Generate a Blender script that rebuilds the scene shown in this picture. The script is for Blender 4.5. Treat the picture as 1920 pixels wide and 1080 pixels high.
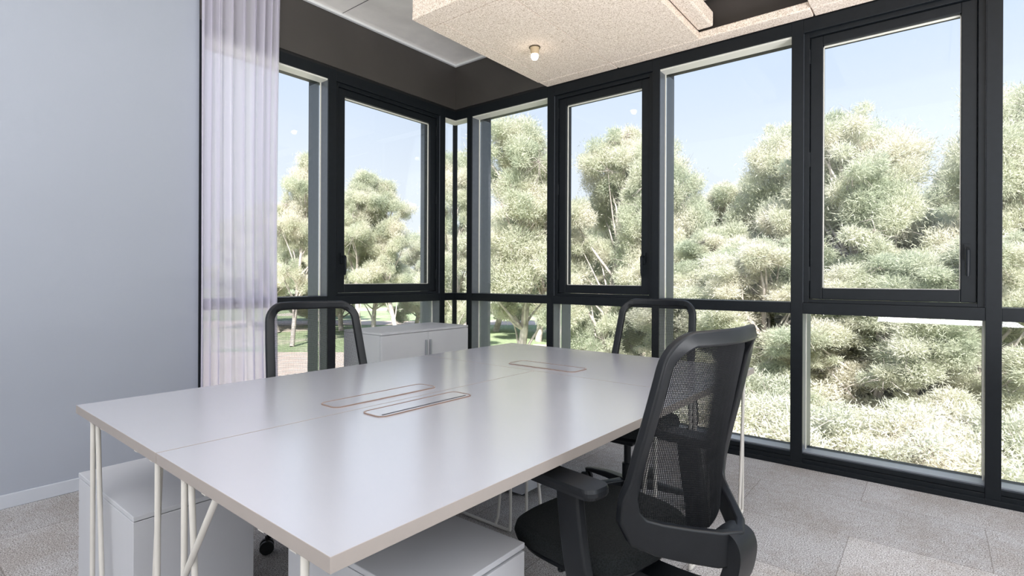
import bpy, bmesh, math, random
import numpy as np
from mathutils import Vector, Matrix
for o in list(bpy.data.objects): bpy.data.objects.remove(o)
scene = bpy.context.scene
COL = scene.collection
R = math.radians

# ------------------------------------------------------------------ camera, world, sun, exposure
CAMP = Vector((2.3106, -2.9173, 1.1888)); YAW = 0.6698; ROLL = 0.0041; FPX = 1002.88
FW = Vector((-math.sin(YAW), math.cos(YAW), 0)); RT = Vector((math.cos(YAW), math.sin(YAW), 0)); UP = Vector((0, 0, 1))
cr, sr = math.cos(ROLL), math.sin(ROLL)
r2 = RT*cr + UP*sr; u2 = RT*(-sr) + UP*cr
cam = bpy.data.cameras.new('camera'); camo = bpy.data.objects.new('camera', cam); COL.objects.link(camo)
m = Matrix.Identity(4)
for i in range(3): m[i][0] = r2[i]; m[i][1] = u2[i]; m[i][2] = -FW[i]; m[i][3] = CAMP[i]
camo.matrix_world = m
cam.sensor_width = 36; cam.lens = 36*FPX/1920; cam.shift_y = -(540-521.69)/1920; cam.clip_end = 600; cam.clip_start = .02
scene.camera = camo
scene.view_settings.view_transform = 'Standard'; scene.view_settings.look = 'None'
scene.view_settings.exposure = 0.2; scene.view_settings.gamma = 1; scene.view_settings.use_curve_mapping = False

world = bpy.data.worlds.new('world'); scene.world = world; world.use_nodes = True
wn, wl = world.node_tree.nodes, world.node_tree.links
wn.clear()
wo = wn.new('ShaderNodeOutputWorld'); bg = wn.new('ShaderNodeBackground'); tc = wn.new('ShaderNodeTexCoord')
sx = wn.new('ShaderNodeSeparateXYZ'); rp = wn.new('ShaderNodeValToRGB')
wl.new(tc.outputs['Generated'], sx.inputs[0]); wl.new(sx.outputs[2], rp.inputs[0]); wl.new(rp.outputs[0], bg.inputs[0]); wl.new(bg.outputs[0], wo.inputs[0])
e = rp.color_ramp.elements
e[0].position = 0.0; e[0].color = (.92, .96, 1.0, 1)
e[1].position = 1.0; e[1].color = (.36, .54, .95, 1)
k = e.new(.18); k.color = (.83, .91, 1.0, 1)
k = e.new(.45); k.color = (.60, .75, 1.0, 1)
bg.inputs[1].default_value = 0.92

sun = bpy.data.lights.new('sun', 'SUN'); sun.energy = 10.0; sun.angle = R(1.5); sun.color = (1, .965, .92)
suno = bpy.data.objects.new('sun', sun); COL.objects.link(suno)
suno.rotation_euler = Vector((-.45, .62, -.75)).to_track_quat('-Z', 'Y').to_euler()

# soft fill lights added out of view at ceiling height to brighten the room
def fill_light(x, y, z, sx_, sy_, e, col=(.72, .85, 1.0)):
    l = bpy.data.lights.new('added_fill', 'AREA'); l.shape = 'RECTANGLE'; l.size = sx_; l.size_y = sy_; l.energy = e; l.color = col
    o = bpy.data.objects.new('added_fill', l); COL.objects.link(o); o.location = (x, y, z); return o
fill_light(3.4, -5.7, 3.24, 9.0, 5.2, 120)
fill_light(6.4, -1.2, 3.24, 4.6, 3.6, 130)
# upward fill lights added beside and behind the camera to lift the ceiling
for (x_, y_) in ((4.3, -1.3), (2.4, -5.0)):
    u_ = fill_light(x_, y_, .6, 1.6, 1.6, 245, (.95, .96, 1.0)); u_.rotation_euler = (math.pi, 0, 0)

# ------------------------------------------------------------------ helpers
def link(o, parent=None):
    COL.objects.link(o)
    if parent is not None: o.parent = parent
    return o
def tag(o, label=None, cat=None, group=None, kind=None):
    if label: o['label'] = label
    if cat: o['category'] = cat
    if group: o['group'] = group
    if kind: o['kind'] = kind
    return o
def thing(name, label, cat, loc=(0, 0, 0), rz=0, group=None, kind=None):
    o = bpy.data.objects.new(name, None); COL.objects.link(o); o.empty_display_size = .1
    o.location = loc; o.rotation_euler = (0, 0, rz)
    return tag(o, label, cat, group, kind)
def obj(name, bm, mat, parent=None, bevel=0, smooth=False, seg=2):
    me = bpy.data.meshes.new(name)
    bmesh.ops.recalc_face_normals(bm, faces=bm.faces[:])
    bm.to_mesh(me); bm.free()
    me.materials.append(mat)
    if smooth:
        me.shade_smooth(); me.set_sharp_from_angle(angle=R(38))
    o = bpy.data.objects.new(name, me); link(o, parent)
    if bevel:
        b = o.modifiers.new('bevel', 'BEVEL'); b.width = bevel; b.segments = seg; b.limit_method = 'ANGLE'; b.angle_limit = R(35)
        b.harden_normals = False
    return o
def box(bm, x0, x1, y0, y1, z0, z1):
    v = [bm.verts.new(p) for p in ((x0, y0, z0), (x1, y0, z0), (x1, y1, z0), (x0, y1, z0), (x0, y0, z1), (x1, y0, z1), (x1, y1, z1), (x0, y1, z1))]
    for f in ((0, 3, 2, 1), (4, 5, 6, 7), (0, 1, 5, 4), (1, 2, 6, 5), (2, 3, 7, 6), (3, 0, 4, 7)): bm.faces.new([v[i] for i in f])
def bx(*a):
    bm = bmesh.new(); box(bm, *a); return bm
def boxes(*L):
    bm = bmesh.new()
    for a in L: box(bm, *a)
    return bm
def ring_verts(bm, c, a, b, n, ra, rb=None):
    rb = ra if rb is None else rb
    return [bm.verts.new(c + a*(ra*math.cos(2*math.pi*i/n)) + b*(rb*math.sin(2*math.pi*i/n))) for i in range(n)]
def bridge(bm, r0, r1):
    n = len(r0)
    for i in range(n): bm.faces.new((r0[i], r0[(i+1) % n], r1[(i+1) % n], r1[i]))
def tube(bm, pts, rad, n=10, closed=False):
    pts = [Vector(p) for p in pts]; rr = rad if isinstance(rad, (list, tuple)) else [rad]*len(pts)
    N = len(pts); rings = []; prev = None
    for i, p in enumerate(pts):
        if closed: t = pts[(i+1) % N]-pts[i-1]
        else: t = pts[min(i+1, N-1)]-pts[max(i-1, 0)]
        t.normalize()
        a = prev - t*prev.dot(t) if prev is not None else (Vector((0, 0, 1)).cross(t) if abs(t.z) < .95 else Vector((1, 0, 0)).cross(t))
        if a.length < 1e-5: a = Vector((1, 0, 0)).cross(t)
        a.normalize(); prev = a; b = t.cross(a)
        rings.append(ring_verts(bm, p, a, b, n, rr[i]))
    for i in range(N-1): bridge(bm, rings[i], rings[i+1])
    if closed: bridge(bm, rings[-1], rings[0])
    else: bm.faces.new(rings[0]); bm.faces.new(rings[-1])
def sweep(bm, pts, W, T, nv, closed=False):
    """rectangular section; W along (t x n), T along n ; nv = normal hint(s)"""
    pts = [Vector(p) for p in pts]; N = len(pts); rings = []
    for i, p in enumerate(pts):
        t = (pts[(i+1) % N]-pts[i-1]) if closed else (pts[min(i+1, N-1)]-pts[max(i-1, 0)])
        t.normalize(); n = Vector(nv[i] if isinstance(nv, list) else nv); n = (n-t*n.dot(t)).normalized(); b = t.cross(n)
        w = W[i] if isinstance(W, (list, tuple)) else W; h = T[i] if isinstance(T, (list, tuple)) else T
        rings.append([bm.verts.new(p + b*(w/2*s) + n*(h/2*q)) for s, q in ((-1, -1), (-.0, -1.12), (1, -1), (1, 1), (0, 1.12), (-1, 1))])
    for i in range(N-1): bridge(bm, rings[i], rings[i+1])
    if closed: bridge(bm, rings[-1], rings[0])
    else: bm.faces.new(rings[0]); bm.faces.new(rings[-1])
def smoothpts(P, n=6, closed=False):
    P = [Vector(p) for p in P]; N = len(P); out = []
    rng = range(N) if closed else range(N-1)
    for i in rng:
        p0 = P[(i-1) % N] if (closed or i > 0) else P[i]; p1 = P[i]; p2 = P[(i+1) % N]; p3 = P[(i+2) % N] if (closed or i+2 < N) else p2
        for j in range(n):
            t = j/n
            out.append(.5*((2*p1)+(p2-p0)*t+(2*p0-5*p1+4*p2-p3)*t*t+(3*p1-p0-3*p2+p3)*t**3))
    if not closed: out.append(P[-1])
    return out
def lathe(bm, prof, c=(0, 0, 0), n=24):
    c = Vector(c); X, Y = Vector((1, 0, 0)), Vector((0, 1, 0)); prev = None
    for r, z in prof:
        ring = ring_verts(bm, c+Vector((0, 0, z)), X, Y, n, max(r, 1e-4))
        if prev: bridge(bm, prev, ring)
        else: bm.faces.new(ring)
        prev = ring
    bm.faces.new(prev)
def copy_tree(o, parent=None):
    c = o.copy(); COL.objects.link(c); c.parent = parent
    for ch in list(o.children): copy_tree(ch, c)
    return c
def npmesh(name, V, F, mat, parent=None, smooth=False):
    """V (n,3), F (m,k) arrays"""
    V = np.asarray(V, np.float32); F = np.asarray(F, np.int32); k = F.shape[1]
    me = bpy.data.meshes.new(name); me.vertices.add(len(V)); me.vertices.foreach_set('co', V.ravel())
    me.loops.add(F.size); me.loops.foreach_set('vertex_index', F.ravel())
    me.polygons.add(len(F)); me.polygons.foreach_set('loop_start', np.arange(0, F.size, k, dtype=np.int32))
    me.update(calc_edges=True); me.materials.append(mat)
    if smooth: me.shade_smooth()
    o = bpy.data.objects.new(name, me); link(o, parent); return o

# ------------------------------------------------------------------ materials
def mat(name, col, rough=.5, metal=0, var=0, vscale=8, bump=0, bscale=60, spec=.5, col2=None, detail=3):
    M = bpy.data.materials.new(name); M.use_nodes = True; nt = M.node_tree; N, L = nt.nodes, nt.links
    p = N['Principled BSDF']; p.inputs['Roughness'].default_value = rough; p.inputs['Metallic'].default_value = metal
    p.inputs['Specular IOR Level'].default_value = spec
    tcn = N.new('ShaderNodeTexCoord')
    c2 = col2 or tuple(min(1, c*(1+var)) for c in col); c1 = col if col2 else tuple(c*(1-var) for c in col)
    nz = N.new('ShaderNodeTexNoise'); nz.inputs['Scale'].default_value = vscale; nz.inputs['Detail'].default_value = detail
    L.new(tcn.outputs['Object'], nz.inputs['Vector'])
    r = N.new('ShaderNodeValToRGB'); r.color_ramp.elements[0].position = .35; r.color_ramp.elements[1].position = .65
    r.color_ramp.elements[0].color = (*c1, 1); r.color_ramp.elements[1].color = (*c2, 1)
    L.new(nz.outputs[0], r.inputs[0]); L.new(r.outputs[0], p.inputs['Base Color'])
    if bump:
        n2 = N.new('ShaderNodeTexNoise'); n2.inputs['Scale'].default_value = bscale; n2.inputs['Detail'].default_value = 4
        L.new(tcn.outputs['Object'], n2.inputs['Vector'])
        b = N.new('ShaderNodeBump'); b.inputs['Strength'].default_value = bump; b.inputs['Distance'].default_value = .005
        L.new(n2.outputs[0], b.inputs['Height']); L.new(b.outputs[0], p.inputs['Normal'])
    return M
M = {}
M['frame'] = mat('anthracite metal', (.0075, .0095, .012), .42, 0, .08, 30, .03, 400, spec=.2)
M['fascia'] = mat('dark fascia paint', (.050, .044, .040), .5, 0, .08, 3, .05, 120)
M['black'] = mat('black gap', (.003, .003, .004), .6)
M['seal'] = mat('pale spacer and lit soffit', (.70, .68, .62), .45)
M['lit_reveal'] = mat('mullion side with painted skylight', (.11, .12, .14), .35, .2, .05, 30)  # paler grey puts the skylight on the mullion sides into their colour
M['silver'] = mat('anodised strip', (.34, .36, .40), .35, .6)
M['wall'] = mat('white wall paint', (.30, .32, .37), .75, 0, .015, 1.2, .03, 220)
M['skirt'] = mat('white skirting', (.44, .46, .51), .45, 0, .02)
M['concrete'] = mat('pale concrete ceiling', (.86, .82, .78), .8, 0, .06, 4, .15, 60, detail=8)
M['trim'] = mat('white ceiling trim', (.74, .74, .74), .4)
M['desk'] = mat('white desk laminate', (.395, .395, .43), .22, 0, .008, 3, .02, 500, spec=1.0)
M['desk'].node_tree.nodes['Principled BSDF'].inputs['Coat Weight'].default_value = .5; M['desk'].node_tree.nodes['Principled BSDF'].inputs['Coat Roughness'].default_value = .2
M['shaded_side'] = mat('desk side with painted shade', (.28, .245, .225), .5, 0, .02)  # desk sides coloured darker to stand for the weaker light on them
M['edge'] = mat('desk brass-tinted rim', (.22, .15, .12), .45)
M['dark'] = mat('dark slot', (.03, .025, .03), .5)
M['rod'] = mat('white coated steel rod', (.56, .53, .49), .35, 0, .02)
M['cab'] = mat('white cabinet board', (.475, .475, .50), .45, 0, .01)
M['pull'] = mat('grey cabinet pull', (.30, .31, .34), .35, .4)
M['plastic'] = mat('black chair plastic', (.006, .007, .009), .40, 0, .1, 20, .05, 500, spec=.3)
M['fabric'] = mat('black seat fabric', (.012, .014, .015), .9, 0, .5, 260, .5, 600, spec=.25)
M['thread'] = mat('black mesh thread', (.004, .0045, .006), .65, 0, .1, 50, spec=.3)
M['wheel'] = mat('black caster wheel', (.012, .012, .013), .4)
M['socket'] = mat('beige lamp socket', (.50, .38, .24), .5)
M['brass'] = mat('dark brass plate', (.10, .075, .045), .4, .5)

def carpet():
    Mt = bpy.data.materials.new('speckled carpet tile'); Mt.use_nodes = True; N, L = Mt.node_tree.nodes, Mt.node_tree.links
    p = N['Principled BSDF']; p.inputs['Roughness'].default_value = .95; p.inputs['Specular IOR Level'].default_value = .15
    g = N.new('ShaderNodeNewGeometry')
    fine = N.new('ShaderNodeTexNoise'); fine.inputs['Scale'].default_value = 190; fine.inputs['Detail'].default_value = 3
    big = N.new('ShaderNodeTexNoise'); big.inputs['Scale'].default_value = 1.7; big.inputs['Detail'].default_value = 2
    mid = N.new('ShaderNodeTexNoise'); mid.inputs['Scale'].default_value = 24; mid.inputs['Detail'].default_value = 3
    for n in (fine, big, mid): L.new(g.outputs['Position'], n.inputs['Vector'])
    brick = N.new('ShaderNodeTexBrick'); brick.offset = .5; brick.inputs['Scale'].default_value = 1; brick.inputs['Mortar Size'].default_value = .0022
    brick.inputs['Brick Width'].default_value = 1.0; brick.inputs['Row Height'].default_value = .5
    brick.inputs['Color1'].default_value = (.86, .86, .86, 1); brick.inputs['Color2'].default_value = (1.08, 1.06, 1.04, 1); brick.inputs['Mortar'].default_value = (.62, .6, .58, 1)
    L.new(g.outputs['Position'], brick.inputs['Vector'])
    r = N.new('ShaderNodeValToRGB'); e = r.color_ramp.elements
    e[0].position = .36; e[0].color = (.175, .168, .17, 1); e[1].position = .62; e[1].color = (.56, .555, .57, 1)
    L.new(fine.outputs[0], r.inputs[0])
    r2_ = N.new('ShaderNodeValToRGB'); e = r2_.color_ramp.elements
    e[0].position = .42; e[0].color = (.84, .80, .76, 1); e[1].position = .6; e[1].color = (1.05, 1.05, 1.05, 1)
    add = N.new('ShaderNodeMath'); add.operation = 'ADD'; mm = N.new('ShaderNodeMath'); mm.operation = 'MULTIPLY'; mm.inputs[1].default_value = .35
    L.new(mid.outputs[0], mm.inputs[0]); L.new(mm.outputs[0], add.inputs[0])
    m3 = N.new('ShaderNodeMath'); m3.operation = 'MULTIPLY'; m3.inputs[1].default_value = .65; L.new(big.outputs[0], m3.inputs[0]); L.new(m3.outputs[0], add.inputs[1])
    L.new(add.outputs[0], r2_.inputs[0])
    a = N.new('ShaderNodeMix'); a.data_type = 'RGBA'; a.blend_type = 'MULTIPLY'; a.inputs[0].default_value = 1
    b = N.new('ShaderNodeMix'); b.data_type = 'RGBA'; b.blend_type = 'MULTIPLY'; b.inputs[0].default_value = 1
    L.new(r.outputs[0], a.inputs[6]); L.new(r2_.outputs[0], a.inputs[7]); L.new(a.outputs[2], b.inputs[6]); L.new(brick.outputs[0], b.inputs[7])
    L.new(b.outputs[2], p.inputs['Base Color'])
    bp = N.new('ShaderNodeBump'); bp.inputs['Strength'].default_value = .5; bp.inputs['Distance'].default_value = .004; L.new(fine.outputs[0], bp.inputs['Height']); L.new(bp.outputs[0], p.inputs['Normal'])
    return Mt
M['carpet'] = carpet()
def woodwool():
    Mt = bpy.data.materials.new('wood wool acoustic board'); Mt.use_nodes = True; N, L = Mt.node_tree.nodes, Mt.node_tree.links
    p = N['Principled BSDF']; p.inputs['Roughness'].default_value = .9; p.inputs['Specular IOR Level'].default_value = .1
    g = N.new('ShaderNodeNewGeometry'); mp = N.new('ShaderNodeVectorMath'); mp.operation = 'ADD'
    wz = N.new('ShaderNodeTexNoise'); wz.inputs['Scale'].default_value = 60; L.new(g.outputs['Position'], wz.inputs['Vector'])
    sc = N.new('ShaderNodeVectorMath'); sc.operation = 'SCALE'; sc.inputs['Scale'].default_value = .03; L.new(wz.outputs['Color'], sc.inputs[0])
    L.new(g.outputs['Position'], mp.inputs[0]); L.new(sc.outputs[0], mp.inputs[1])
    fi = N.new('ShaderNodeTexNoise'); fi.inputs['Scale'].default_value = 150; fi.inputs['Detail'].default_value = 4; L.new(mp.outputs[0], fi.inputs['Vector'])
    r = N.new('ShaderNodeValToRGB'); e = r.color_ramp.elements
    e[0].position = .38; e[0].color = (.54, .42, .32, 1); e[1].position = .56; e[1].color = (.96, .84, .74, 1)
    L.new(fi.outputs[0], r.inputs[0]); L.new(r.outputs[0], p.inputs['Base Color'])
    bp = N.new('ShaderNodeBump'); bp.inputs['Strength'].default_value = .6; bp.inputs['Distance'].default_value = .004; L.new(fi.outputs[0], bp.inputs['Height']); L.new(bp.outputs[0], p.inputs['Normal'])
    return Mt
M['wool'] = woodwool()
def glass():
    Mt = bpy.data.materials.new('window glass'); Mt.use_nodes = True; N, L = Mt.node_tree.nodes, Mt.node_tree.links; N.clear()
    o = N.new('ShaderNodeOutputMaterial'); t = N.new('ShaderNodeBsdfTransparent'); t.inputs[0].default_value = (.985, .992, 1, 1)
    g = N.new('ShaderNodeBsdfGlossy'); g.inputs['Roughness'].default_value = 0.0; f = N.new('ShaderNodeFresnel'); f.inputs[0].default_value = 1.3
    mm = N.new('ShaderNodeMixShader'); L.new(f.outputs[0], mm.inputs[0]); L.new(t.outputs[0], mm.inputs[1]); L.new(g.outputs[0], mm.inputs[2]); L.new(mm.outputs[0], o.inputs[0])
    return Mt
M['glass'] = glass()
def sheer():
    Mt = bpy.data.materials.new('sheer white curtain'); Mt.use_nodes = True; N, L = Mt.node_tree.nodes, Mt.node_tree.links; N.clear()
    o = N.new('ShaderNodeOutputMaterial'); t = N.new('ShaderNodeBsdfTransparent'); d = N.new('ShaderNodeBsdfDiffuse'); tr = N.new('ShaderNodeBsdfTranslucent')
    d.inputs[0].default_value = (.74, .715, .78, 1); tr.inputs[0].default_value = (.86, .82, .95, 1)
    a = N.new('ShaderNodeMixShader'); a.inputs[0].default_value = .55; b = N.new('ShaderNodeMixShader'); b.inputs[0].default_value = .88
    L.new(d.outputs[0], a.inputs[1]); L.new(tr.outputs[0], a.inputs[2]); L.new(t.outputs[0], b.inputs[1]); L.new(a.outputs[0], b.inputs[2]); L.new(b.outputs[0], o.inputs[0])
    return Mt
M['sheer'] = sheer()
def foliage(name, c1, c2, c3, tl=.35):
    Mt = bpy.data.materials.new(name); Mt.use_nodes = True; N, L = Mt.node_tree.nodes, Mt.node_tree.links; N.clear()
    o = N.new('ShaderNodeOutputMaterial'); d = N.new('ShaderNodeBsdfDiffuse'); tr = N.new('ShaderNodeBsdfTranslucent')
    g = N.new('ShaderNodeNewGeometry'); nz = N.new('ShaderNodeTexNoise'); nz.inputs['Scale'].default_value = .55; nz.inputs['Detail'].default_value = 4
    L.new(g.outputs['Position'], nz.inputs['Vector'])
    r = N.new('ShaderNodeValToRGB'); e = r.color_ramp.elements; e[0].position = .36; e[0].color = (*c1, 1); e[1].position = .64; e[1].color = (*c3, 1); k = e.new(.5); k.color = (*c2, 1)
    L.new(nz.outputs[0], r.inputs[0])
    for n in (d, tr): L.new(r.outputs[0], n.inputs[0])
    mx = N.new('ShaderNodeMixShader'); mx.inputs[0].default_value = tl; L.new(d.outputs[0], mx.inputs[1]); L.new(tr.outputs[0], mx.inputs[2]); L.new(mx.outputs[0], o.inputs[0])
    return Mt
M['needles'] = foliage('pine needles', (.50, .54, .41), (.66, .67, .53), (.80, .77, .66), .45)
M['scrub'] = foliage('scrub leaves', (.58, .60, .48), (.76, .75, .62), (.88, .84, .74), .45)
M['darkleaf'] = foliage('dark bush leaves', (.18, .23, .14), (.26, .31, .18), (.34, .37, .24))
M['blossom'] = foliage('pink blossom', (.50, .36, .38), (.60, .44, .48), (.66, .56, .54))
M['bark'] = mat('pale pine bark', (.52, .46, .42), .9, 0, .3, 3, .4, 20)
def ground():
    Mt = bpy.data.materials.new('park ground'); Mt.use_nodes = True; N, L = Mt.node_tree.nodes, Mt.node_tree.links
    p = N['Principled BSDF']; p.inputs['Roughness'].default_value = 1; p.inputs['Specular IOR Level'].default_value = 0
    g = N.new('ShaderNodeNewGeometry'); a = N.new('ShaderNodeTexNoise'); a.inputs['Scale'].default_value = .12; a.inputs['Detail'].default_value = 5; L.new(g.outputs['Position'], a.inputs['Vector'])
    b = N.new('ShaderNodeTexNoise'); b.inputs['Scale'].default_value = 3; b.inputs['Detail'].default_value = 6; L.new(g.outputs['Position'], b.inputs['Vector'])
    r = N.new('ShaderNodeValToRGB'); e = r.color_ramp.elements; e[0].position = .46; e[0].color = (.33, .40, .23, 1); e[1].position = .60; e[1].color = (.58, .51, .42, 1); k = e.new(.54); k.color = (.42, .46, .30, 1)
    L.new(a.outputs[0], r.inputs[0])
    r_ = N.new('ShaderNodeValToRGB'); e = r_.color_ramp.elements; e[0].position = .35; e[0].color = (.72, .72, .72, 1); e[1].position = .65; e[1].color = (1.1, 1.1, 1.1, 1); L.new(b.outputs[0], r_.inputs[0])
    x = N.new('ShaderNodeMix'); x.data_type = 'RGBA'; x.blend_type = 'MULTIPLY'; x.inputs[0].default_value = 1; L.new(r.outputs[0], x.inputs[6]); L.new(r_.outputs[0], x.inputs[7]); L.new(x.outputs[2], p.inputs['Base Color'])
    return Mt
M['ground'] = ground()
M['paving'] = mat('pink beige paving', (.62, .50, .42), .9, 0, .1, 1.5, 0)

# ------------------------------------------------------------------ room shell
XL, YR = -1.41, .87           # inner frame planes of the two glazed wings
ZF, ZC = 2.83, 3.285          # head top / concrete ceiling
XW, YW = -1.42, -1.467        # white wall plane, its end by the curtain
def struct(name, bm, m, parent=None, bevel=0):
    o = obj(name, bm, m, parent, bevel)
    if parent is None: o['kind'] = 'structure'
    return o
struct('floor', bx(-1.75, 9.0, -9.0, 1.2, -.35, 0), M['carpet'])
struct('ceiling', bx(-1.75, 9.0, -9.0, 1.2, ZC, ZC+.4), M['concrete'])
struct('wall_left', bx(XW-.33, XW, -9.0, YW, 0, ZC), M['wall'])
struct('baseboard_left', bx(XW, XW+.012, -9.0, YW, 0, .072), M['skirt'], bevel=.003)
# dark fascia boards above the glazing, aluminium shadow trims, ceiling joint
struct('trim_1', bx(XL-.33, XL, YW, 1.2, ZF+.020, ZC), M['fascia'])
struct('trim_2', bx(XL, 9.0, YR, 1.2, ZF+.020, ZC), M['fascia'])
struct('trim_3', bx(XL, XL+.028, YW, YR, ZC-.022, ZC-.001), M['trim'], bevel=.003)
struct('trim_4', bx(XL+.028, -.31, YR-.028, YR, ZC-.022, ZC-.001), M['trim'], bevel=.003)
struct('trim_5', boxes((XL+.028, -.31, -.434, -.430, ZC-.002, ZC-.0005), (-.62, -.616, -.43, YR-.03, ZC-.002, ZC-.0005)), M['dark'])
struct('trim_6', boxes((XL-.12, XL-.012, YW, YR+.1, ZF-.004, ZF+.021), (XL-.12, 9.0, YR+.012, YR+.12, ZF-.004, ZF+.021)), M['black'])
struct('trim_7', bx(XW-.33, XW+.004, YW, YW+.014, 0, ZC), M['frame'])

# ------------------------------------------------------------------ glazing bays (local: s along the facade, d depth outwards)
def bay(n, P, s0, s1, kind, lm=.065, rm=0.0, corner=False):
    """P maps (s,d,z)->world; s0..s1 clear opening between mullions; lm = mullion width on the low-s side belonging to this bay"""
    w = thing('window_%d' % n, None, None, kind='structure')
    def part(name, L, m_, par=w, bevel=0.0):
        bm = bmesh.new()
        for (a, b, c, d, z0, z1) in L:
            p, q = P(a, c), P(b, d)
            box(bm, min(p[0], q[0]), max(p[0], q[0]), min(p[1], q[1]), max(p[1], q[1]), z0, z1)
        return obj(name, bm, m_, par, bevel)
    G = .115
    fr = []
    if lm: fr.append((s0-lm, s0, 0, .285, 0, ZF))
    if rm: fr.append((s1, s1+rm, 0, .285, 0, ZF))
    if fr: part('mullion', fr, M['frame'], bevel=.002)
    part('skylit_side', [(s0, s0+.0009, .012, .284, .09, 2.744), (s1-.0009, s1, .012, .284, .09, 2.744)], M['lit_reveal'])
    part('head', [(s0, s1, 0, .20, 2.745, ZF-.003)], M['frame'], bevel=.002)
    part('transom', [(s0, s1, .003, .20, .972, 1.042)], M['frame'], bevel=.002)
    part('bottom_rail', [(s0, s1, .004, .22, 0, .055), (s0, s1, .010, .22, .055, .060), (s0, s1, .004, .22, .060, .088), (s0-lm, s1, -.012, .004, 0, .03)], M['frame'], bevel=.0015)
    part('sill', [(s0, s1, .03, G+.02, .088, .096)], M['silver'])
    part('lower_pane', [(s0+.004, s1-.004, G+.004, G+.012, .096, .970)], M['glass'])
    sp = []
    sp += [(s0+.001, s0+.006, G-.012, G, .096, .970), (s1-.006, s1-.001, G-.012, G, .096, .970)]
    if kind == 'fixed':
        part('upper_pane', [(s0+.004, s1-.004, G+.004, G+.012, 1.042, 2.745)], M['glass'])
        sp += [(s0+.001, s0+.006, G-.012, G, 1.044, 2.745), (s1-.006, s1-.001, G-.012, G, 1.044, 2.745)]
        part('lit_soffit', [(s0+.001, s1-.001, .012, G-.004, 2.733, 2.7455)], M['seal'])  # pale strip paints bounce light onto the soffit under the head
    else:
        f = .020
        part('casement_frame', [(s0, s0+.032, f, .14, 1.042, 2.745), (s1-.032, s1, f, .14, 1.042, 2.745), (s0+.032, s1-.032, f, .14, 1.042, 1.062), (s0+.032, s1-.032, f, .14, 2.715, 2.745)], M['frame'], bevel=.002)
        a, b, c, d = s0+.034, s1-.034, 1.066, 2.712
        wd = .068
        sash = part('sash', [(a, a+wd, .035, .12, c, d), (b-wd, b, .035, .12, c, d), (a+wd, b-wd, .035, .12, c, c+wd), (a+wd, b-wd, .035, .12, d-.058, d)], M['frame'], bevel=.004)
        part('sash_pane', [(a+wd-.004, b-wd+.004, .075, .083, c+wd-.004, d-.054)], M['glass'], sash)
        part('glazing_bead', [(a+wd, a+wd+.004, .062, .074, c+wd, d-.058), (b-wd-.004, b-wd, .062, .074, c+wd, d-.058), (a+wd, b-wd, .062, .074, d-.066, d-.058), (a+wd, b-wd, .062, .074, c+wd, c+wd+.004)], M['seal'], sash)
        # handle
        left = kind == 'casement_low'
        hs = (a+.04) if left else (b-.04)
        hb = bmesh.new()
        p0 = Vector((*P(hs, .033), 0)); out = (Vector((*P(hs, 0), 0))-Vector((*P(hs, .1), 0))).normalized(); along = (Vector((*P(1, 0), 0))-Vector((*P(0, 0), 0))).normalized()
        for (h0, h1, ww, dd0, dd1) in ((1.30, 1.385, .026, .0, .012),):
            q0 = p0-along*ww/2; q1 = p0+along*ww/2+out*dd1
            box(hb, min(q0.x, q1.x), max(q0.x, q1.x), min(q0.y, q1.y), max(q0.y, q1.y), h0, h1)
        zt = 1.36
        tube(hb, [p0+Vector((0, 0, zt)), p0+out*.045+Vector((0, 0, zt)), p0+out*.052+Vector((0, 0, zt-.01)), p0+out*.05+Vector((0, 0, zt-.12)), p0+out*.045+Vector((0, 0, zt-.15))], [.009, .009, .011, .010, .008], 8)
        obj('handle', hb, M['frame'], sash, smooth=True)
        hg = bmesh.new(); hx = b+.004 if left else a-.004
        for z in (1.18, 1.9, 2.55):
            pp = Vector((*P(hx, .03), 0)); tube(hg, [pp+Vector((0, 0, z)), pp+Vector((0, 0, z+.09))], .007, 8)
        obj('hinge', hg, M['frame'], w, smooth=True)
    part('pane_spacer', sp, M['seal'])
    return w
PR = lambda s, d: (s, YR+d)
PL = lambda s, d: (XL-d, s)
bay(1, PR, -1.19, -.309, 'fixed', .062)
bay(2, PR, -.244, .645, 'casement_high', .065)
bay(3, PR, .700, 1.584, 'fixed', .055)
bay(4, PR, 1.652, 2.519, 'casement_high', .068)
bay(5, PR, 2.584, 3.47, 'fixed', .065)
bay(6, PR, 3.54, 4.41, 'casement_high', .065, .065)
bay(7, PL, -.465, .675, 'casement_low', .070)
bay(8, PL, -1.437, -.535, 'fixed', 0)
# the glass corner
cw = thing('window_9', None, None, kind='structure')
xm, ym = XL-.115, YR+.115
obj('mullion', boxes((XL-.285, XL, .675, .735, 0, ZF)), M['frame'], cw, .002)
obj('corner_post', boxes((xm-.018, xm+.018, ym-.018, ym+.018, 0, ZF)), M['frame'], cw, .003)
obj('head', boxes((xm, XL, .735, ym, 2.745, ZF-.003), (XL, -1.252, YR, ym, 2.745, ZF-.003)), M['frame'], cw)
obj('lit_soffit', boxes((xm+.01, XL-.01, .737, ym-.01, 2.733, 2.7455), (XL-.01, -1.253, YR+.01, ym-.01, 2.733, 2.7455)), M['seal'], cw)  # same painted bounce light under the corner head
obj('transom', boxes((xm, XL, .735, ym, .972, 1.042), (XL, -1.252, YR, ym, .972, 1.042)), M['frame'], cw)
obj('bottom_rail', boxes((xm, XL, .735, ym, 0, .09), (XL, -1.252, YR, ym, 0, .09)), M['frame'], cw)
for z0, z1 in ((.09, .972), (1.042, 2.745)):
    obj('pane', boxes((xm-.004, xm+.004, .735, ym-.018, z0, z1)), M['glass'], cw)
    obj('pane', boxes((xm+.018, -1.252, ym-.004, ym+.004, z0, z1)), M['glass'], cw)

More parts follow.
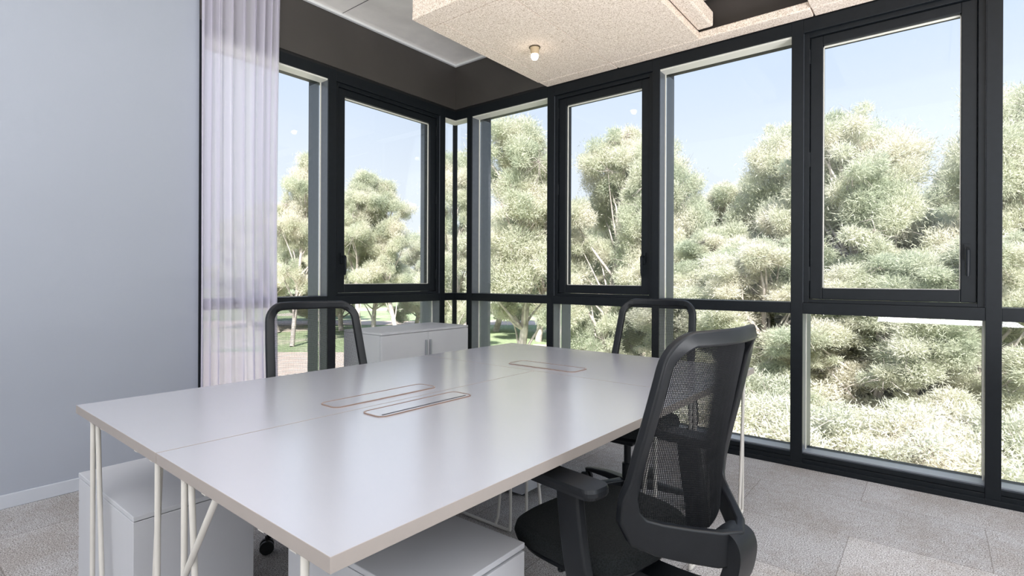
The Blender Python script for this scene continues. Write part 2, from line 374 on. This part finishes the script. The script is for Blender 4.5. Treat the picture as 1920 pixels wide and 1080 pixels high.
# ------------------------------------------------------------------ acoustic ceiling raft
raft_g = 'wood wool ceiling boards'
g_ = .0035
cols = [-.185, .364, 1.04, 1.712, 2.385, 3.06, 3.73]
def board(bmargs, label, name='acoustic_ceiling_board', bev=.006):
    o = obj(name, bx(*bmargs), M['wool'], None, bev); return tag(o, label, 'ceiling board', raft_g)
T_ = .05
names = ['pale speckled ceiling board at the corner end, nearest the glass corner and beside the bulb', 'pale speckled ceiling board holding the lit bulb, second from the glass corner',
         'recessed', 'speckled ceiling board right of the dark recess above the large casement',
         'speckled ceiling board second to the right of the dark recess', 'speckled ceiling board at the far right end of the raft']
names[0] = 'speckled ceiling board holding the small lit bulb, first from the glass corner'
names[1] = 'plain speckled ceiling board between the bulb board and the dark recess'
for i in range(len(cols)-1):
    if i == 2: continue
    board((cols[i]+g_, cols[i+1]-g_, -.5+g_, .74-g_, ZF, ZF+T_), names[i], bev=.0015)
board((.95, 1.85, -.58, .84, ZF+.30, ZF+.35), 'shadowed raised ceiling board seen through the recess in the raft')
board((1.046, 1.150, -.5, .690, ZF+.034, ZF+.134), 'narrow pale strip board lying inside the ceiling recess', bev=.012)
board((-.31, -.185-g_, -.5+g_, .74-g_, ZF, ZF+T_), 'narrow border board along the left edge of the ceiling raft', bev=.0015)
strips = [(-.31, .364), (.364, 1.712), (1.712, 3.06), (3.06, 3.73)]
sl = ['border board along the window head above the two panes nearest the corner', 'long border board along the window head passing under the dark ceiling recess',
      'border board along the window head above the large right casement', 'border board along the window head at the far right end']
for (a, b), l in zip(strips, sl): board((a+g_, b-g_, .74+g_, YR-.004, ZF, ZF+T_), l, bev=.006)
sl2 = ['border board on the room-side edge of the raft at its left corner', 'room-side border board of the raft beside the ceiling recess',
       'room-side border board of the raft right of the recess', 'room-side border board of the raft at its right end']
for (a, b), l in zip(strips, sl2): board((a+g_, b-g_, -.646, -.5-g_, ZF, ZF+T_), l, bev=.0015)
# upstand sides of the raft up to the concrete
board((-.308, 3.73, -.645, -.60, ZF+T_+.001, ZC-.002), 'upright edge board on the room side of the raft, reaching to the ceiling')
board((-.309, -.27, -.598, YR-.006, ZF+T_+.001, ZC-.002), 'upright edge board on the left side of the raft, reaching to the ceiling')

# bulb
lp = thing('ceiling_lamp', 'small lit bulb in a beige socket under the speckled ceiling board', 'lamp', (.075, .155, ZF))
bm = bmesh.new(); lathe(bm, [(.040, -.007), (.040, 0)]); obj('mounting_plate', bm, M['brass'], lp)
bm = bmesh.new(); lathe(bm, [(.026, -.052), (.029, -.04), (.032, -.012), (.034, -.007)]); obj('socket', bm, M['socket'], lp, smooth=True)
bm = bmesh.new(); lathe(bm, [(.004, -.092), (.018, -.087), (.026, -.072), (.027, -.06), (.022, -.048), (.014, -.04)])
bulbm = bpy.data.materials.new('lit bulb'); bulbm.use_nodes = True; bp_ = bulbm.node_tree.nodes['Principled BSDF']
bp_.inputs['Emission Color'].default_value = (1, .88, .70, 1); bp_.inputs['Emission Strength'].default_value = 14
obj('bulb', bm, bulbm, lp, smooth=True)
# ------------------------------------------------------------------ sheer curtain
def curtain():
    y0, y1 = -1.486, -.950; n = 190; nz = 40
    V = []; F = []
    for j in range(nz+1):
        t = j/nz; z = .02+t*(3.262-.02)
        yr = y1 - .015*math.sin(t*math.pi)*1.4
        for i in range(n+1):
            s = i/n
            ph = 2*math.pi*(s*8.5+.35*math.sin(s*7)+.04*math.sin(t*3+s*9))
            amp = .028*(.6+.4*math.sin(s*17+1))*(1-.12*t)
            x = -1.355+amp*math.sin(ph)+.008*math.sin(ph*2+t*2)+.004*math.sin(ph*3.3+5*t)
            y = y0+(yr-y0)*s + .012*math.cos(ph)*(.4+.6*math.sin(math.pi*s))
            V.append((x, y, z))
    for j in range(nz):
        for i in range(n):
            a = j*(n+1)+i; F.append((a, a+1, a+n+2, a+n+1))
    th = thing('curtain', 'white sheer floor-length curtain gathered between the white wall and the first window', 'curtain')
    o = npmesh('sheer_panel', V, F, M['sheer'], th, True)
    b = bmesh.new(); box(b, -1.385, -1.325, y0, y1+.01, 3.262, 3.2845); obj('curtain_track', b, M['trim'], th)
curtain()

# ------------------------------------------------------------------ desks
TA = .017       # the desk block stands a degree off the wall direction
def tl(u, v):   # desk coordinates -> world
    return (u*math.cos(TA)-v*math.sin(TA)*1.0, 0)
ZT = .74; TH = .028
def leg_frame(par, fixed, e0, e1, along='u', brace=False):
    """bent wire trestle: floor bar with verticals, slanted rods; lies in the plane fixed"""
    bm = bmesh.new(); r = .0075
    def pt(s, z, off=0): return (s, fixed+off, z) if along == 'u' else (fixed+off, s, z)
    tube(bm, smoothpts([pt(e0, ZT-TH-.006), pt(e0, .3), pt(e0, .04), pt(e0+.012, .014), pt(e0+.05, .010), pt((e0+e1)/2, .010), pt(e1-.05, .010), pt(e1-.012, .014), pt(e1, .04), pt(e1, .3), pt(e1, ZT-TH-.006)], 5), r, 10)
    for e, s in ((e0, 1), (e1, -1)):
        tube(bm, [pt(e+s*.013, ZT-TH-.004, .010), pt(e+s*.035, .5, .010), pt(e+s*.085, .05, .010), pt(e+s*.095, .012, .004)], r, 10)
    if brace:
        a, b = pt(e0+.004, .475), pt(e0+.182, ZT-TH-.004)
        tube(bm, [a, b], r, 10)
    o = obj('leg_frame', bm, M['rod'], par, smooth=True)
    for e, s in ((e0, 1), (e1, -1)):
        for q in (e+s*.02, e+s*.14):
            bm = bmesh.new(); p = pt(q, 0); box(bm, p[0]-.011, p[0]+.011, p[1]-.011, p[1]+.011, ZT-TH-.005, ZT-TH-.0005)
            p = pt(q, 0); tube(bm, [(p[0], p[1], ZT-TH-.001), (p[0], p[1], ZT-TH-.009)], .006, 8)
            obj('fixing_plate', bm, M['rod'], par)
def rrect(cx, cy, hx, hy, r, n=6):
    P = []
    for (sx_, sy_, a0) in ((1, 1, 0), (-1, 1, 90), (-1, -1, 180), (1, -1, 270)):
        for k in range(n+1):
            a = R(a0+90*k/n); P.append((cx+sx_*(hx-r)+r*math.cos(a), cy+sy_*(hy-r)+r*math.sin(a)))
    return P
def hatch(par, cx, cy, hx, hy, gap=None):
    P1 = rrect(cx, cy, hx, hy, .028); P2 = rrect(cx, cy, hx-.0045, hy-.0045, .0245)
    bm = bmesh.new(); n = len(P1)
    for (Pa, Pb) in ((P1, P2),):
        A = [bm.verts.new((x, y, ZT)) for x, y in Pa]; B = [bm.verts.new((x, y, ZT+.0035)) for x, y in Pa]
        C_ = [bm.verts.new((x, y, ZT+.0035)) for x, y in Pb]; D = [bm.verts.new((x, y, ZT)) for x, y in Pb]
        for a, b in ((A, B), (B, C_), (C_, D)): bridge(bm, a, b)
    rim = obj('cable_hatch_rim', bm, M['edge'], par)
    P3 = rrect(cx, cy, hx-.0052, hy-.0052, .023)
    bm = bmesh.new(); A = [bm.verts.new((x, y, ZT+.0002)) for x, y in P3]; B = [bm.verts.new((x, y, ZT+.0022)) for x, y in P3]
    bridge(bm, A, B); bm.faces.new(B)
    lid = obj('cable_hatch_lid', bm, M['desk'], rim)
    if gap:
        obj('brush_slot', bx(*gap, ZT+.0022, ZT+.0032), M['dark'], lid)
def desk(label, u0, u1, v0, v1):
    d = thing('office_desk', label, 'desk', (0, 0, 0), -TA, 'white wire-legged desks')
    bm = bx(u0+.0018, u1-.0018, -v1+.0018, -v0-.0018, ZT-TH, ZT)
    tt = obj('tabletop', bm, M['desk'], d, .0009)
    tt.data.materials.append(M['shaded_side'])
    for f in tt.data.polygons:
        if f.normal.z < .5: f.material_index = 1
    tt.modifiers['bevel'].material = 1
    return d
U = 1.594
dA = desk('white desk whose long side faces the curtain and left chair', 0, U/2, .8, 2.4)
dB = desk('white desk nearest the camera, in front of the big mesh chair', U/2, U, .8, 2.4)
dC = desk('white desk laid crosswise at the far end of the desk block', 0, U, 0, .8)
for d, a, b in ((dA, .155, .765), (dB, .945, 1.49)):
    leg_frame(d, -2.384, a, b, brace=(d is dB))
    leg_frame(d, -.95, a if d is dA else .87, b if d is dB else .775)
leg_frame(dC, .045, -.74, -.03, 'v'); leg_frame(dC, 1.545, -.74, -.03, 'v')
hatch(dA, .682, -1.610, .055, .236)
hatch(dB, .900, -1.607, .055, .216, (.930, .936, -1.80, -1.415))
hatch(dC, .767, -.655, .207, .070, (.60, .93, -.718, -.7155))

# ------------------------------------------------------------------ pedestals and cupboard
def pedestal(label, x0, x1, y0, y1, z, front):
    p = thing('drawer_pedestal', label, 'pedestal', ((x0+x1)/2, (y0+y1)/2, 0), 0, 'white drawer pedestals')
    hx, hy = (x1-x0)/2, (y1-y0)/2; ft = .019
    fx = {'+x': (-hx, hx-ft), '-x': (-hx+ft, hx)}[front]
    obj('body', bx(fx[0], fx[1], -hy, hy, .02, z-.018), M['cab'], p, .0015)
    obj('top', bx(-hx, hx, -hy, hy, z-.016, z), M['cab'], p, .002)
    a, b = (hx-ft+.001, hx) if front == '+x' else (-hx, -hx+ft-.001)
    zz = [.03, .21, .345, z-.022]
    for k in range(3): obj('drawer', bx(a, b, -hy+.001, hy-.001, zz[k]+.002, zz[k+1]-.002), M['cab'], p, .0015)
    for sx_ in (-1, 1):
        for sy_ in (-1, 1):
            bm = bmesh.new(); tube(bm, [(sx_*(hx-.05), sy_*(hy-.05), 0), (sx_*(hx-.05), sy_*(hy-.05), .022)], .018, 10)
            obj('foot', bm, M['wheel'], p)
pedestal('white drawer pedestal at the left end of the desks, nearest the white wall', -.217, .382, -2.350, -1.979, .45, '-x')
pedestal('white drawer pedestal under the near desk, left of the big mesh chair', .812, 1.412, -2.086, -1.720, .45, '+x')
pedestal('white drawer pedestal standing below the crosswise far desk', .09, .585, -.62, -.25, .45, '+x')
cb = thing('cupboard', 'low white two-door cupboard against the corner windows', 'cupboard', (-1.13, .047, 0))
hx, hy, HZ = .235, .467, .778
obj('body', bx(-hx, hx-.020, -hy, hy, .03, HZ-.020), M['cab'], cb, .0015)
obj('top', bx(-hx, hx, -hy, hy, HZ-.018, HZ), M['cab'], cb, .002)
obj('plinth', bx(-hx+.02, hx-.04, -hy+.02, hy-.02, 0, .03), M['wheel'], cb)
for s in (0, 1):
    a, b = (-hy+.001, -.0015) if s == 0 else (.0015, hy-.001)
    dr = obj('door', bx(hx-.019, hx, a, b, .035, HZ-.021), M['cab'], cb, .0015)
    yh = -.028 if s == 0 else .020
    obj('handle', bx(hx, hx+.014, yh-.010, yh+.010, HZ-.235, HZ-.085), M['pull'], dr, .004)

# ------------------------------------------------------------------ task chairs  (local: +Y forward, origin on the floor under the seat)
def lerp(z, T):
    for (a, b), (c, d) in zip(T, T[1:]):
        if z <= c: return b+(d-b)*(z-a)/(c-a)
    return T[-1][1]
YB = [(.50, -.262), (.60, -.275), (.72, -.298), (.85, -.335), (1.06, -.388)]
WB = [(.50, .238), (.60, .240), (.85, .226), (1.06, .212)]
ZTOP, ZBOT, RC = 1.046, .622, .07
def bow(x, z):   # the back curves round the sitter: its middle lies further back than its sides
    w = lerp(z, WB); return -.052*(1-min(1, (x/w)**2))
def make_chair(label):
    t = thing('task_chair', label, 'chair', group='black mesh task chairs')
    # back frame loop
    P = []; W = []; Tk = []; NV = []
    def add(x, y, z, w, th, n=(0, -1, .18)): P.append(Vector((x, y, z))); W.append(w); Tk.append(th); NV.append(n)
    def side(s, up):
        pts = []
        zc = ZTOP-RC
        for z in (.70, .76, .82, .88, .94, zc): pts.append((s*lerp(z, WB), lerp(z, YB), z))
        for k in range(1, 8):
            a = R(90*k/8); z = zc+RC*math.sin(a); xx = lerp(z, WB)-RC+RC*math.cos(a); pts.append((s*xx, lerp(z, YB)+bow(xx, z), z))
        return pts if up else pts[::-1]
    for p in side(-1, True): add(*p, .040, .024)
    for x in (-.10, -.05, 0, .05, .10): add(x, lerp(ZTOP, YB)+bow(x, ZTOP), ZTOP, .040, .022)
    for p in side(1, False): add(*p, .040, .024)
    low = []
    for s in (1,):
        low = [(.240, -.283, .655, .048, .026, (.25, -1, .1)), (.236, -.280, .610, .060, .028, (.4, -1, 0)), (.215, -.292, .572, .074, .028, (.6, -1, 0)), (.175, -.326, .552, .080, .026, (.62, -1, 0)),
               (.12, -.374, .537, .084, .024, (.62, -1, 0)), (.06, -.422, .524, .088, .024, (.5, -1, 0)), (.0, -.448, .517, .090, .024, (0, -1, 0))]
    for q in low: add(*q)
    for q in low[:-1][::-1]: add(-q[0], q[1], q[2], q[3], q[4], (-q[5][0], q[5][1], q[5][2]))
    bm = bmesh.new(); sweep(bm, P, W, Tk, NV, closed=True)
    bf = obj('back_frame', bm, M['plastic'], t, .006, True, 3)
    # woven mesh: real threads
    V = []; F = []
    def surf(s, tt):
        zb = .59-.050*(1-abs(s))**1.0; z = zb+(ZTOP-.012-zb)*tt
        w = lerp(z, WB)-.010
        zc = ZTOP-RC
        if z > zc: w = w-(RC-.012)+(RC-.012)*math.sqrt(max(0, 1-((z-zc)/(RC))**2))
        if z < .62: w = w-.02*((.62-z)/.06)**2
        sag = (.050+.055*(1-tt)**2)*(1-s*s)
        return Vector((s*w, lerp(z, YB)-sag+.004, z))
    def strand(pts, hw, ht):
        base = len(V); N_ = len(pts)
        for i, p in enumerate(pts):
            d = (pts[min(i+1, N_-1)]-pts[max(i-1, 0)]).normalized(); n = Vector((0, -1, .2)); n = (n-d*n.dot(d)).normalized(); b = d.cross(n)
            for (q, r_) in ((-1, 0), (0, 1), (1, 0), (0, -1)): V.append(p+b*(hw*q)+n*(ht*r_))
        for i in range(N_-1):
            for k in range(4): F.append((base+i*4+k, base+i*4+(k+1) % 4, base+i*4+4+(k+1) % 4, base+i*4+4+k))
    nh = 104
    for k in range(nh): strand([surf(-1+2*i/14, (k+.5)/nh) for i in range(15)], .0008, .0006)
    nv_ = 92
    for k in range(nv_): strand([surf(-1+2*(k+.5)/nv_, i/12) for i in range(13)], .00042, .0012)
    npmesh('back_mesh', [tuple(v) for v in V], F, M['thread'], t, True)
    # spine: carries the back down to the mechanism
    bm = bmesh.new()
    sp = smoothpts([(0, -.405, .548), (0, -.430, .547), (0, -.447, .535), (0, -.452, .50), (0, -.432, .43), (0, -.37, .368), (0, -.24, .350), (0, -.08, .352)], 4)
    n_ = len(sp); sweep(bm, sp, [.075+.02*min(1, i/8) for i in range(n_)], [.024+.016*min(1, i/8) for i in range(n_)], [(0, -.3, 1) if i < 6 else (0, -1, -.4) if i < 18 else (0, -.2, -1) for i in range(n_)])
    obj('spine', bm, M['plastic'], t, .008, True, 3)
    # seat cushion, pan
    def pad(z0, z1, hx, yf, yb, exp, n=40, crown=.0, sides=4):
        bm = bmesh.new(); rings = []
        for k in range(sides+1):
            a = math.pi*k/sides; zz = (z0+z1)/2-(z1-z0)/2*math.cos(a); ins = .022*(1-math.sin(a))
            r_ = []
            for i in range(n):
                th = 2*math.pi*i/n; c, s = math.cos(th), math.sin(th)
                x = math.copysign(abs(c)**(2/exp), c)*(hx-ins)
                y = math.copysign(abs(s)**(2/exp), s); y = (yf-ins)*y if y > 0 else (-yb-ins)*y*-1*-1
                drop = -.022*max(0, y/yf)**3 if yf else 0
                r_.append(bm.verts.new((x, y, zz+drop)))
            rings.append(r_)
        for a_, b_ in zip(rings, rings[1:]): bridge(bm, a_, b_)
        for rr_, zc_, up_ in ((rings[-1], z1, 1), (rings[0], z0, 0)):
            prev = rr_
            for f_ in (.8, .5, .2):
                nr = []
                for v in rr_:
                    yy = v.co.y*f_; drop = -.022*max(0, yy/yf)**3
                    nr.append(bm.verts.new((v.co.x*f_, yy, zc_+drop-(.006*(1-f_) if up_ else 0))))
                bridge(bm, prev, nr); prev = nr
            bm.faces.new(prev)
        return bm
    obj('seat', pad(.402, .462, .252, .205, -.240, 3.0, crown=.01), M['fabric'], t, smooth=True)
    obj('seat_pan', pad(.375, .406, .225, .175, -.21, 3.0), M['plastic'], t, smooth=True)
    obj('mechanism', boxes((-.075, .075, -.16, .10, .322, .376), (-.20, -.05, -.03, -.012, .352, .368)), M['plastic'], t, .01)
    # arms
    for s in (-1, 1):
        bm = bmesh.new()
        sweep(bm, smoothpts([(s*.295, -.145, .652), (s*.295, -.150, .60), (s*.295, -.165, .50), (s*.29, -.18, .42), (s*.255, -.165, .370), (s*.16, -.10, .355), (s*.06, -.05, .352)], 4),
              .072, .030, (s*1, 0, .0001) if False else [(s, 0, 0)]*13+[(s*.7, 0, -.7)]*4+[(0, 0, -1)]*8)
        a_ = obj('armrest', bm, M['plastic'], t, .006, True, 3)
        bm = bmesh.new(); Pp = rrect(s*.292, -.110, .043, .135, .026)
        lay = [(.94, .650), (1.0, .658), (1.0, .668), (.95, .676)]; prev = None
        for f_, z in lay:
            ring = [bm.verts.new((s*.292+(x-s*.292)*f_, -.110+(y+.110)*(1-(1-f_)*.5), z+.006)) for x, y in Pp]
            if prev: bridge(bm, prev, ring)
            else: bm.faces.new(ring)
            prev = ring
        bm.faces.new(prev); obj('arm_pad', bm, M['plastic'], a_, smooth=False)
    # gas lift + base
    bm = bmesh.new(); lathe(bm, [(.028, .07), (.028, .20), (.019, .202), (.019, .335)]); lathe(bm, [(.05, .075), (.055, .10), (.035, .125)])
    obj('gas_lift', bm, M['plastic'], t, smooth=True)
    bm = bmesh.new()
    for k in range(5):
        a = R(-90+72*k); c, s = math.cos(a), math.sin(a)
        sweep(bm, [(.03*c, .03*s, .098), (.15*c, .15*s, .096), (.27*c, .27*s, .082), (.325*c, .325*s, .072)], [.052, .046, .036, .030], [.040, .034, .024, .018], (0, 0, 1))
    obj('star_base', bm, M['plastic'], t, .005, True)
    for k in range(5):
        a = R(-90+72*k); c, s = math.cos(a), math.sin(a); bm = bmesh.new()
        ax = Vector((-s, c, 0)); ctr = Vector((.325*c, .325*s, .029))
        for q in (-1, 1): tube(bm, [ctr+ax*(q*.008), ctr+ax*(q*.024)], .029, 18)
        tube(bm, [ctr-ax*.02, ctr+ax*.02], .012, 10); tube(bm, [ctr+Vector((0, 0, .0)), ctr+Vector((0, 0, .03))], .006, 8)
        tube(bm, [ctr+Vector((0, 0, .028)), ctr+Vector((0, 0, .045))], .008, 8)
        obj('caster', bm, M['wheel'], t, .003)
    return t
def pose(ch, x, y, fx, fy):
    ch.location = (x, y, 0); ch.rotation_euler = (0, 0, math.atan2(fy, fx)-math.pi/2)
chair = make_chair('black mesh task chair in the foreground, seen from behind')
pose(chair, 1.485, -1.442, -math.cos(R(9)), math.sin(R(9)))
c2 = copy_tree(chair); pose(c2, .205, -1.475, math.cos(R(-10)), math.sin(R(-10))); c2['label'] = 'black task chair tucked in on the left, beside the curtain'
c3 = copy_tree(chair); pose(c3, 1.015, -.275, 0, -1); c3['label'] = 'black task chair at the far end of the desks, before the windows'

# ------------------------------------------------------------------ outdoors
GZ = -4.0
def at(px, D, z=GZ):
    p = CAMP+FW*D+RT*((px-960)/FPX*D); return Vector((p.x, p.y, z))
bm = bmesh.new()
n_ = 30
vv = [[None]*(n_+1) for _ in range(n_+1)]
def gh(x, y):   # the park is flat, with a bank that climbs away to the right
    return GZ
for i in range(n_+1):
    for j in range(n_+1):
        x = -260+400*i/n_; y = -120+380*j/n_; vv[i][j] = bm.verts.new((x, y, gh(x, y)))
for i in range(n_):
    for j in range(n_): bm.faces.new((vv[i][j], vv[i+1][j], vv[i+1][j+1], vv[i][j+1]))
tag(struct('lawn', bm, M['ground']), 'green park lawn with sandy worn patches outside')
bm = bmesh.new()
q = [at(200, 37, GZ+.02), at(760, 37, GZ+.02), at(760, 22, GZ+.02), at(200, 22, GZ+.02)]
bm.faces.new([bm.verts.new(p) for p in q])
q = [at(200, 62, GZ+.02), at(1200, 66, GZ+.02), at(1200, 60, GZ+.02), at(200, 57, GZ+.02)]
bm.faces.new([bm.verts.new(p) for p in q])
q = [at(1000, 42, GZ+.02), at(1260, 40, GZ+.02), at(1260, 30, GZ+.02), at(1000, 32, GZ+.02)]
bm.faces.new([bm.verts.new(p) for p in q])
struct('path', bm, M['paving'])
# lower storey of this building, so the room does not float
struct('wall_lower', bx(-1.72, 9.0, -9.0, 1.15, GZ, -.36), M['concrete'])

rng = np.random.default_rng(7)
def leafcloud(puffs, nfaces, length=.22, width=.045, flat=.75):
    """triangular needle tufts spread over rounded puffs: returns V,F"""
    C_ = np.array([p[:3] for p in puffs]); Rr = np.array([p[3] for p in puffs]); w = Rr**2; w /= w.sum()
    k = rng.choice(len(puffs), nfaces, p=w)
    d = rng.normal(size=(nfaces, 3)); d /= np.linalg.norm(d, axis=1)[:, None]
    r = rng.random(nfaces)**.42
    # uneven surface: sub-clumps
    sub = rng.normal(size=(len(puffs), 9, 3)); sub /= np.linalg.norm(sub, axis=2)[:, :, None]
    dot = np.einsum('nk,nmk->nm', d, sub[k]).max(1)
    r = r*(.55+.6*dot)
    r = r*(1+.35*np.abs(rng.normal(size=nfaces))*(rng.random(nfaces) < .35))
    pos = C_[k]+d*(Rr[k]*r)[:, None]*np.array([1, 1, flat])
    out = d*.8+rng.normal(size=(nfaces, 3))*.55+np.array([0, 0, .25]); out /= np.linalg.norm(out, axis=1)[:, None]
    side = np.cross(out, rng.normal(size=(nfaces, 3))); side /= np.linalg.norm(side, axis=1)[:, None]
    L_ = (length*(.6+.8*rng.random(nfaces)))[:, None]; w_ = (width*(.7+.6*rng.random(nfaces)))[:, None]
    V = np.stack([pos-side*w_, pos+side*w_, pos+out*L_], 1).reshape(-1, 3)
    F = np.arange(nfaces*3).reshape(-1, 3)
    return V, F
class Sticks:
    def __init__(s): s.V = []; s.F = []
    def add(s, pts, r0, r1, n=5):
        pts = np.array(pts, float); N_ = len(pts); base = len(s.V)
        for i in range(N_):
            t = pts[min(i+1, N_-1)]-pts[max(i-1, 0)]; t /= np.linalg.norm(t)+1e-9
            a = np.cross(t, [0.3, .5, .8]); a /= np.linalg.norm(a)+1e-9; b = np.cross(t, a); r = r0+(r1-r0)*i/(N_-1)
            for k in range(n):
                th = 2*math.pi*k/n; s.V.append(pts[i]+a*r*math.cos(th)+b*r*math.sin(th))
        for i in range(N_-1):
            for k in range(n): s.F.append((base+i*n+k, base+i*n+(k+1) % n, base+i*n+n+(k+1) % n, base+i*n+n+k))
def curve(p, q, bend, n=5):
    p = np.array(p, float); q = np.array(q, float); b = rng.normal(size=3)*bend
    return [p+(q-p)*t+b*math.sin(math.pi*t) for t in np.linspace(0, 1, n)]
def pine(name, H, base, rad, npuff, nf, pr=(.55, 1.15), lean=.8, m_='needles', twigs=700, label='', cat='tree', group=None, length=.13, width=.0115, trunk=.2):
    t = thing(name, label, cat, (0, 0, 0), 0, group)
    top = np.array([lean*rng.normal(), lean*rng.normal(), H*.93])
    tr = curve((0, 0, 0), top, .35, 9); S = Sticks(); S.add(tr, trunk, .03, 8)
    puffs = []
    for i in range(npuff):
        f = base+(1-base)*((i+.5)/npuff); z = H*f
        env = math.sin(math.pi*min(1, (f-base)/(1-base)*.80+.20))**.7
        a = i*2.399+rng.normal()*.4; rr = rad*env*(.35+.65*rng.random())
        c = tr[min(8, int(f*8))]
        R_ = pr[0]+(pr[1]-pr[0])*rng.random(); pz = min(z, H-R_*.7)
        p = np.array([c[0]+rr*math.cos(a), c[1]+rr*math.sin(a), pz])
        puffs.append((*p, R_))
        s0 = tr[max(1, min(8, int(f*8)-1))]
        S.add(curve(s0, p, .25, 5), .05*trunk/.2+.02, .012, 5)
        for q in range(max(1, twigs//npuff)):
            d = rng.normal(size=3); d /= np.linalg.norm(d); S.add(curve(p-d*.1, p+d*R_*(.8+.4*rng.random()), .08, 3), .011, .003, 3)
        puffs.pop()
        for q in range(7):   # smaller clumps give the ragged, airy outline
            d = rng.normal(size=3); d /= np.linalg.norm(d); k_ = rng.random()**.5
            puffs.append((*(p+d*R_*.95*k_*np.array([1.1, 1.1, .8])), R_*(.28+.32*rng.random())))
    puffs.append((top[0], top[1], H*.95, pr[0]*.9))
    V, F = leafcloud(puffs, nf, length, width)
    npmesh('foliage', V, F, M[m_], t)
    npmesh('trunk', S.V, S.F, M['bark'], t, True)
    return t
def place(o, px, D, top_y=None, H=10., sxy=1.0, rot=0, ground=GZ, h=None):
    p = at(px, D, ground); s = ((1.19+(522-top_y)*D/FPX)-ground)/H if h is None else h/H
    o.location = p; o.scale = (s*sxy, s*sxy, s); o.rotation_euler = (0, 0, rot)
protos = {
 'a': pine('pine_tree', 10, .22, 2.5, 32, 230000, label='x'),
 'b': pine('pine_tree', 10, .32, 2.3, 26, 190000, (.6, 1.25), label='x'),
 'c': pine('pine_tree', 10, .12, 2.8, 42, 280000, (.5, 1.0), label='x'),
}
used = set()
def tree(kind, label, px, D, top_y, sxy=1., rot=0, group=None):
    src = protos[kind]
    o = src if kind not in used else copy_tree(src)
    used.add(kind); o['label'] = label; o['category'] = 'tree'
    if group: o['group'] = group
    elif 'group' in o.keys(): del o['group']
    place(o, px, D, top_y, 10., sxy, rot)
    return o
keyT = [('b', 'tall pale pine seen through the narrow pane beside the curtain', 548, 40, 285, .62, .3),
        ('b', 'pine filling the left part of the left-hand casement pane', 676, 42, 316, .78, 1.0),
        ('b', 'round-topped pine in the right half of the left-hand casement pane', 748, 44, 338, .80, 2.0),
        ('a', 'slender pine seen through the narrow glass corner', 850, 32, 285, .7, 3.1),
        ('b', 'broad pine seen through the first fixed pane right of the glass corner', 968, 25, 246, .95, 4.0),
        ('c', 'tall pine with a rounded crown in the smaller right-wing casement pane', 1112, 24, 238, .80, .9),
        ('a', 'pine at the right edge of the smaller right-wing casement pane', 1192, 28, 258, .8, 5.0),
        ('b', 'dense pine with a small round top just right of the smaller casement', 1288, 22, 262, .75, 2.6),
        ('c', 'tallest pine in the wide fixed pane between the two right-wing casements', 1432, 19, 222, .80, 1.4),
        ('c', 'pine with a wide leaning crown in the middle of the largest casement pane', 1690, 15, 196, .95, 3.7),
        ('a', 'lower pine at the left edge of the largest casement pane', 1570, 18, 232, .75, 4.4),
        ('b', 'pine at the right edge of the largest casement pane', 1815, 17, 265, .8, .2),
        ('a', 'tall loose pine seen through the last pane on the right', 1925, 13, 150, .75, 2.2)]
for k in keyT: tree(*k)
bgL = 'pale pine in the distant tree line beyond the lawn'; bgG = 'distant pines of the tree line'
for i, (px, D, ty) in enumerate([(470, 55, 400), (520, 50, 380), (590, 58, 395), (640, 52, 420), (700, 48, 430), (780, 56, 440), (830, 60, 420), (890, 48, 400), (930, 52, 380), (1010, 44, 370), (1060, 47, 390),
                                 (1150, 45, 360), (1235, 42, 370), (1330, 38, 380), (1380, 36, 350), (1500, 34, 350), (1560, 30, 340), (1620, 28, 330), (1760, 29, 360), (1860, 26, 350), (1950, 25, 330)]):
    tree('abc'[i % 3], bgL, px, D, ty, 1.25, i*1.7, bgG)
# lower crowns filling the view below the transom on the right
fill = [(1290, 17, 470), (1370, 16, 430), (1480, 15, 450), (1580, 13, 470), (1740, 12.5, 455), (1870, 12, 440), (1660, 17, 400), (1450, 22, 400), (1810, 18, 390)]
for i, (px, D, ty) in enumerate(fill):
    tree('c', 'low full pine on the bank just outside the right-hand windows', px, D, ty, 1.35, i*2.1+.5, 'low pines outside the right windows')
# scrub
sh = pine('shrub', 3, .05, 1.5, 20, 60000, (.45, .8), .2, 'scrub', 420, 'pale twiggy scrub bush on the ground outside the right-hand windows', 'shrub', 'scrub bushes outside the right windows', .09, .013, .05)
first = True
rr = random.Random(5)
for D, lo, hi, n in ((9.5, 1330, 2000, 8), (11.5, 1300, 2000, 9), (14, 1240, 2000, 11), (17.5, 1230, 1980, 11), (22, 1230, 1900, 9)):
    for i in range(n):
        o = sh if first else copy_tree(sh); first = False
        px = lo+(hi-lo)*(i+.5)/n+rr.uniform(-15, 15)
        place(o, px, D+rr.uniform(-.9, .9), None, 3., 1.15, rr.uniform(0, 6), GZ, rr.uniform(1.9, 3.0))
db = pine('shrub', 3, .05, 1.3, 14, 16000, (.5, .8), .1, 'darkleaf', 40, 'dark green round bush on the sandy ground behind the far chair', 'shrub', None, .13, .03, .05)
place(db, 1184, 34, None, 3., 1.0, 0, GZ, 1.35)
bl = pine('blossom_tree', 4, .35, 1.5, 14, 14000, (.5, .8), .2, 'blossom', 60, 'small pink blossoming tree on the lawn behind the far chair', 'tree', None, .12, .03, .08)
place(bl, 1200, 50, None, 4., 1.0, 0, GZ, 3.4)
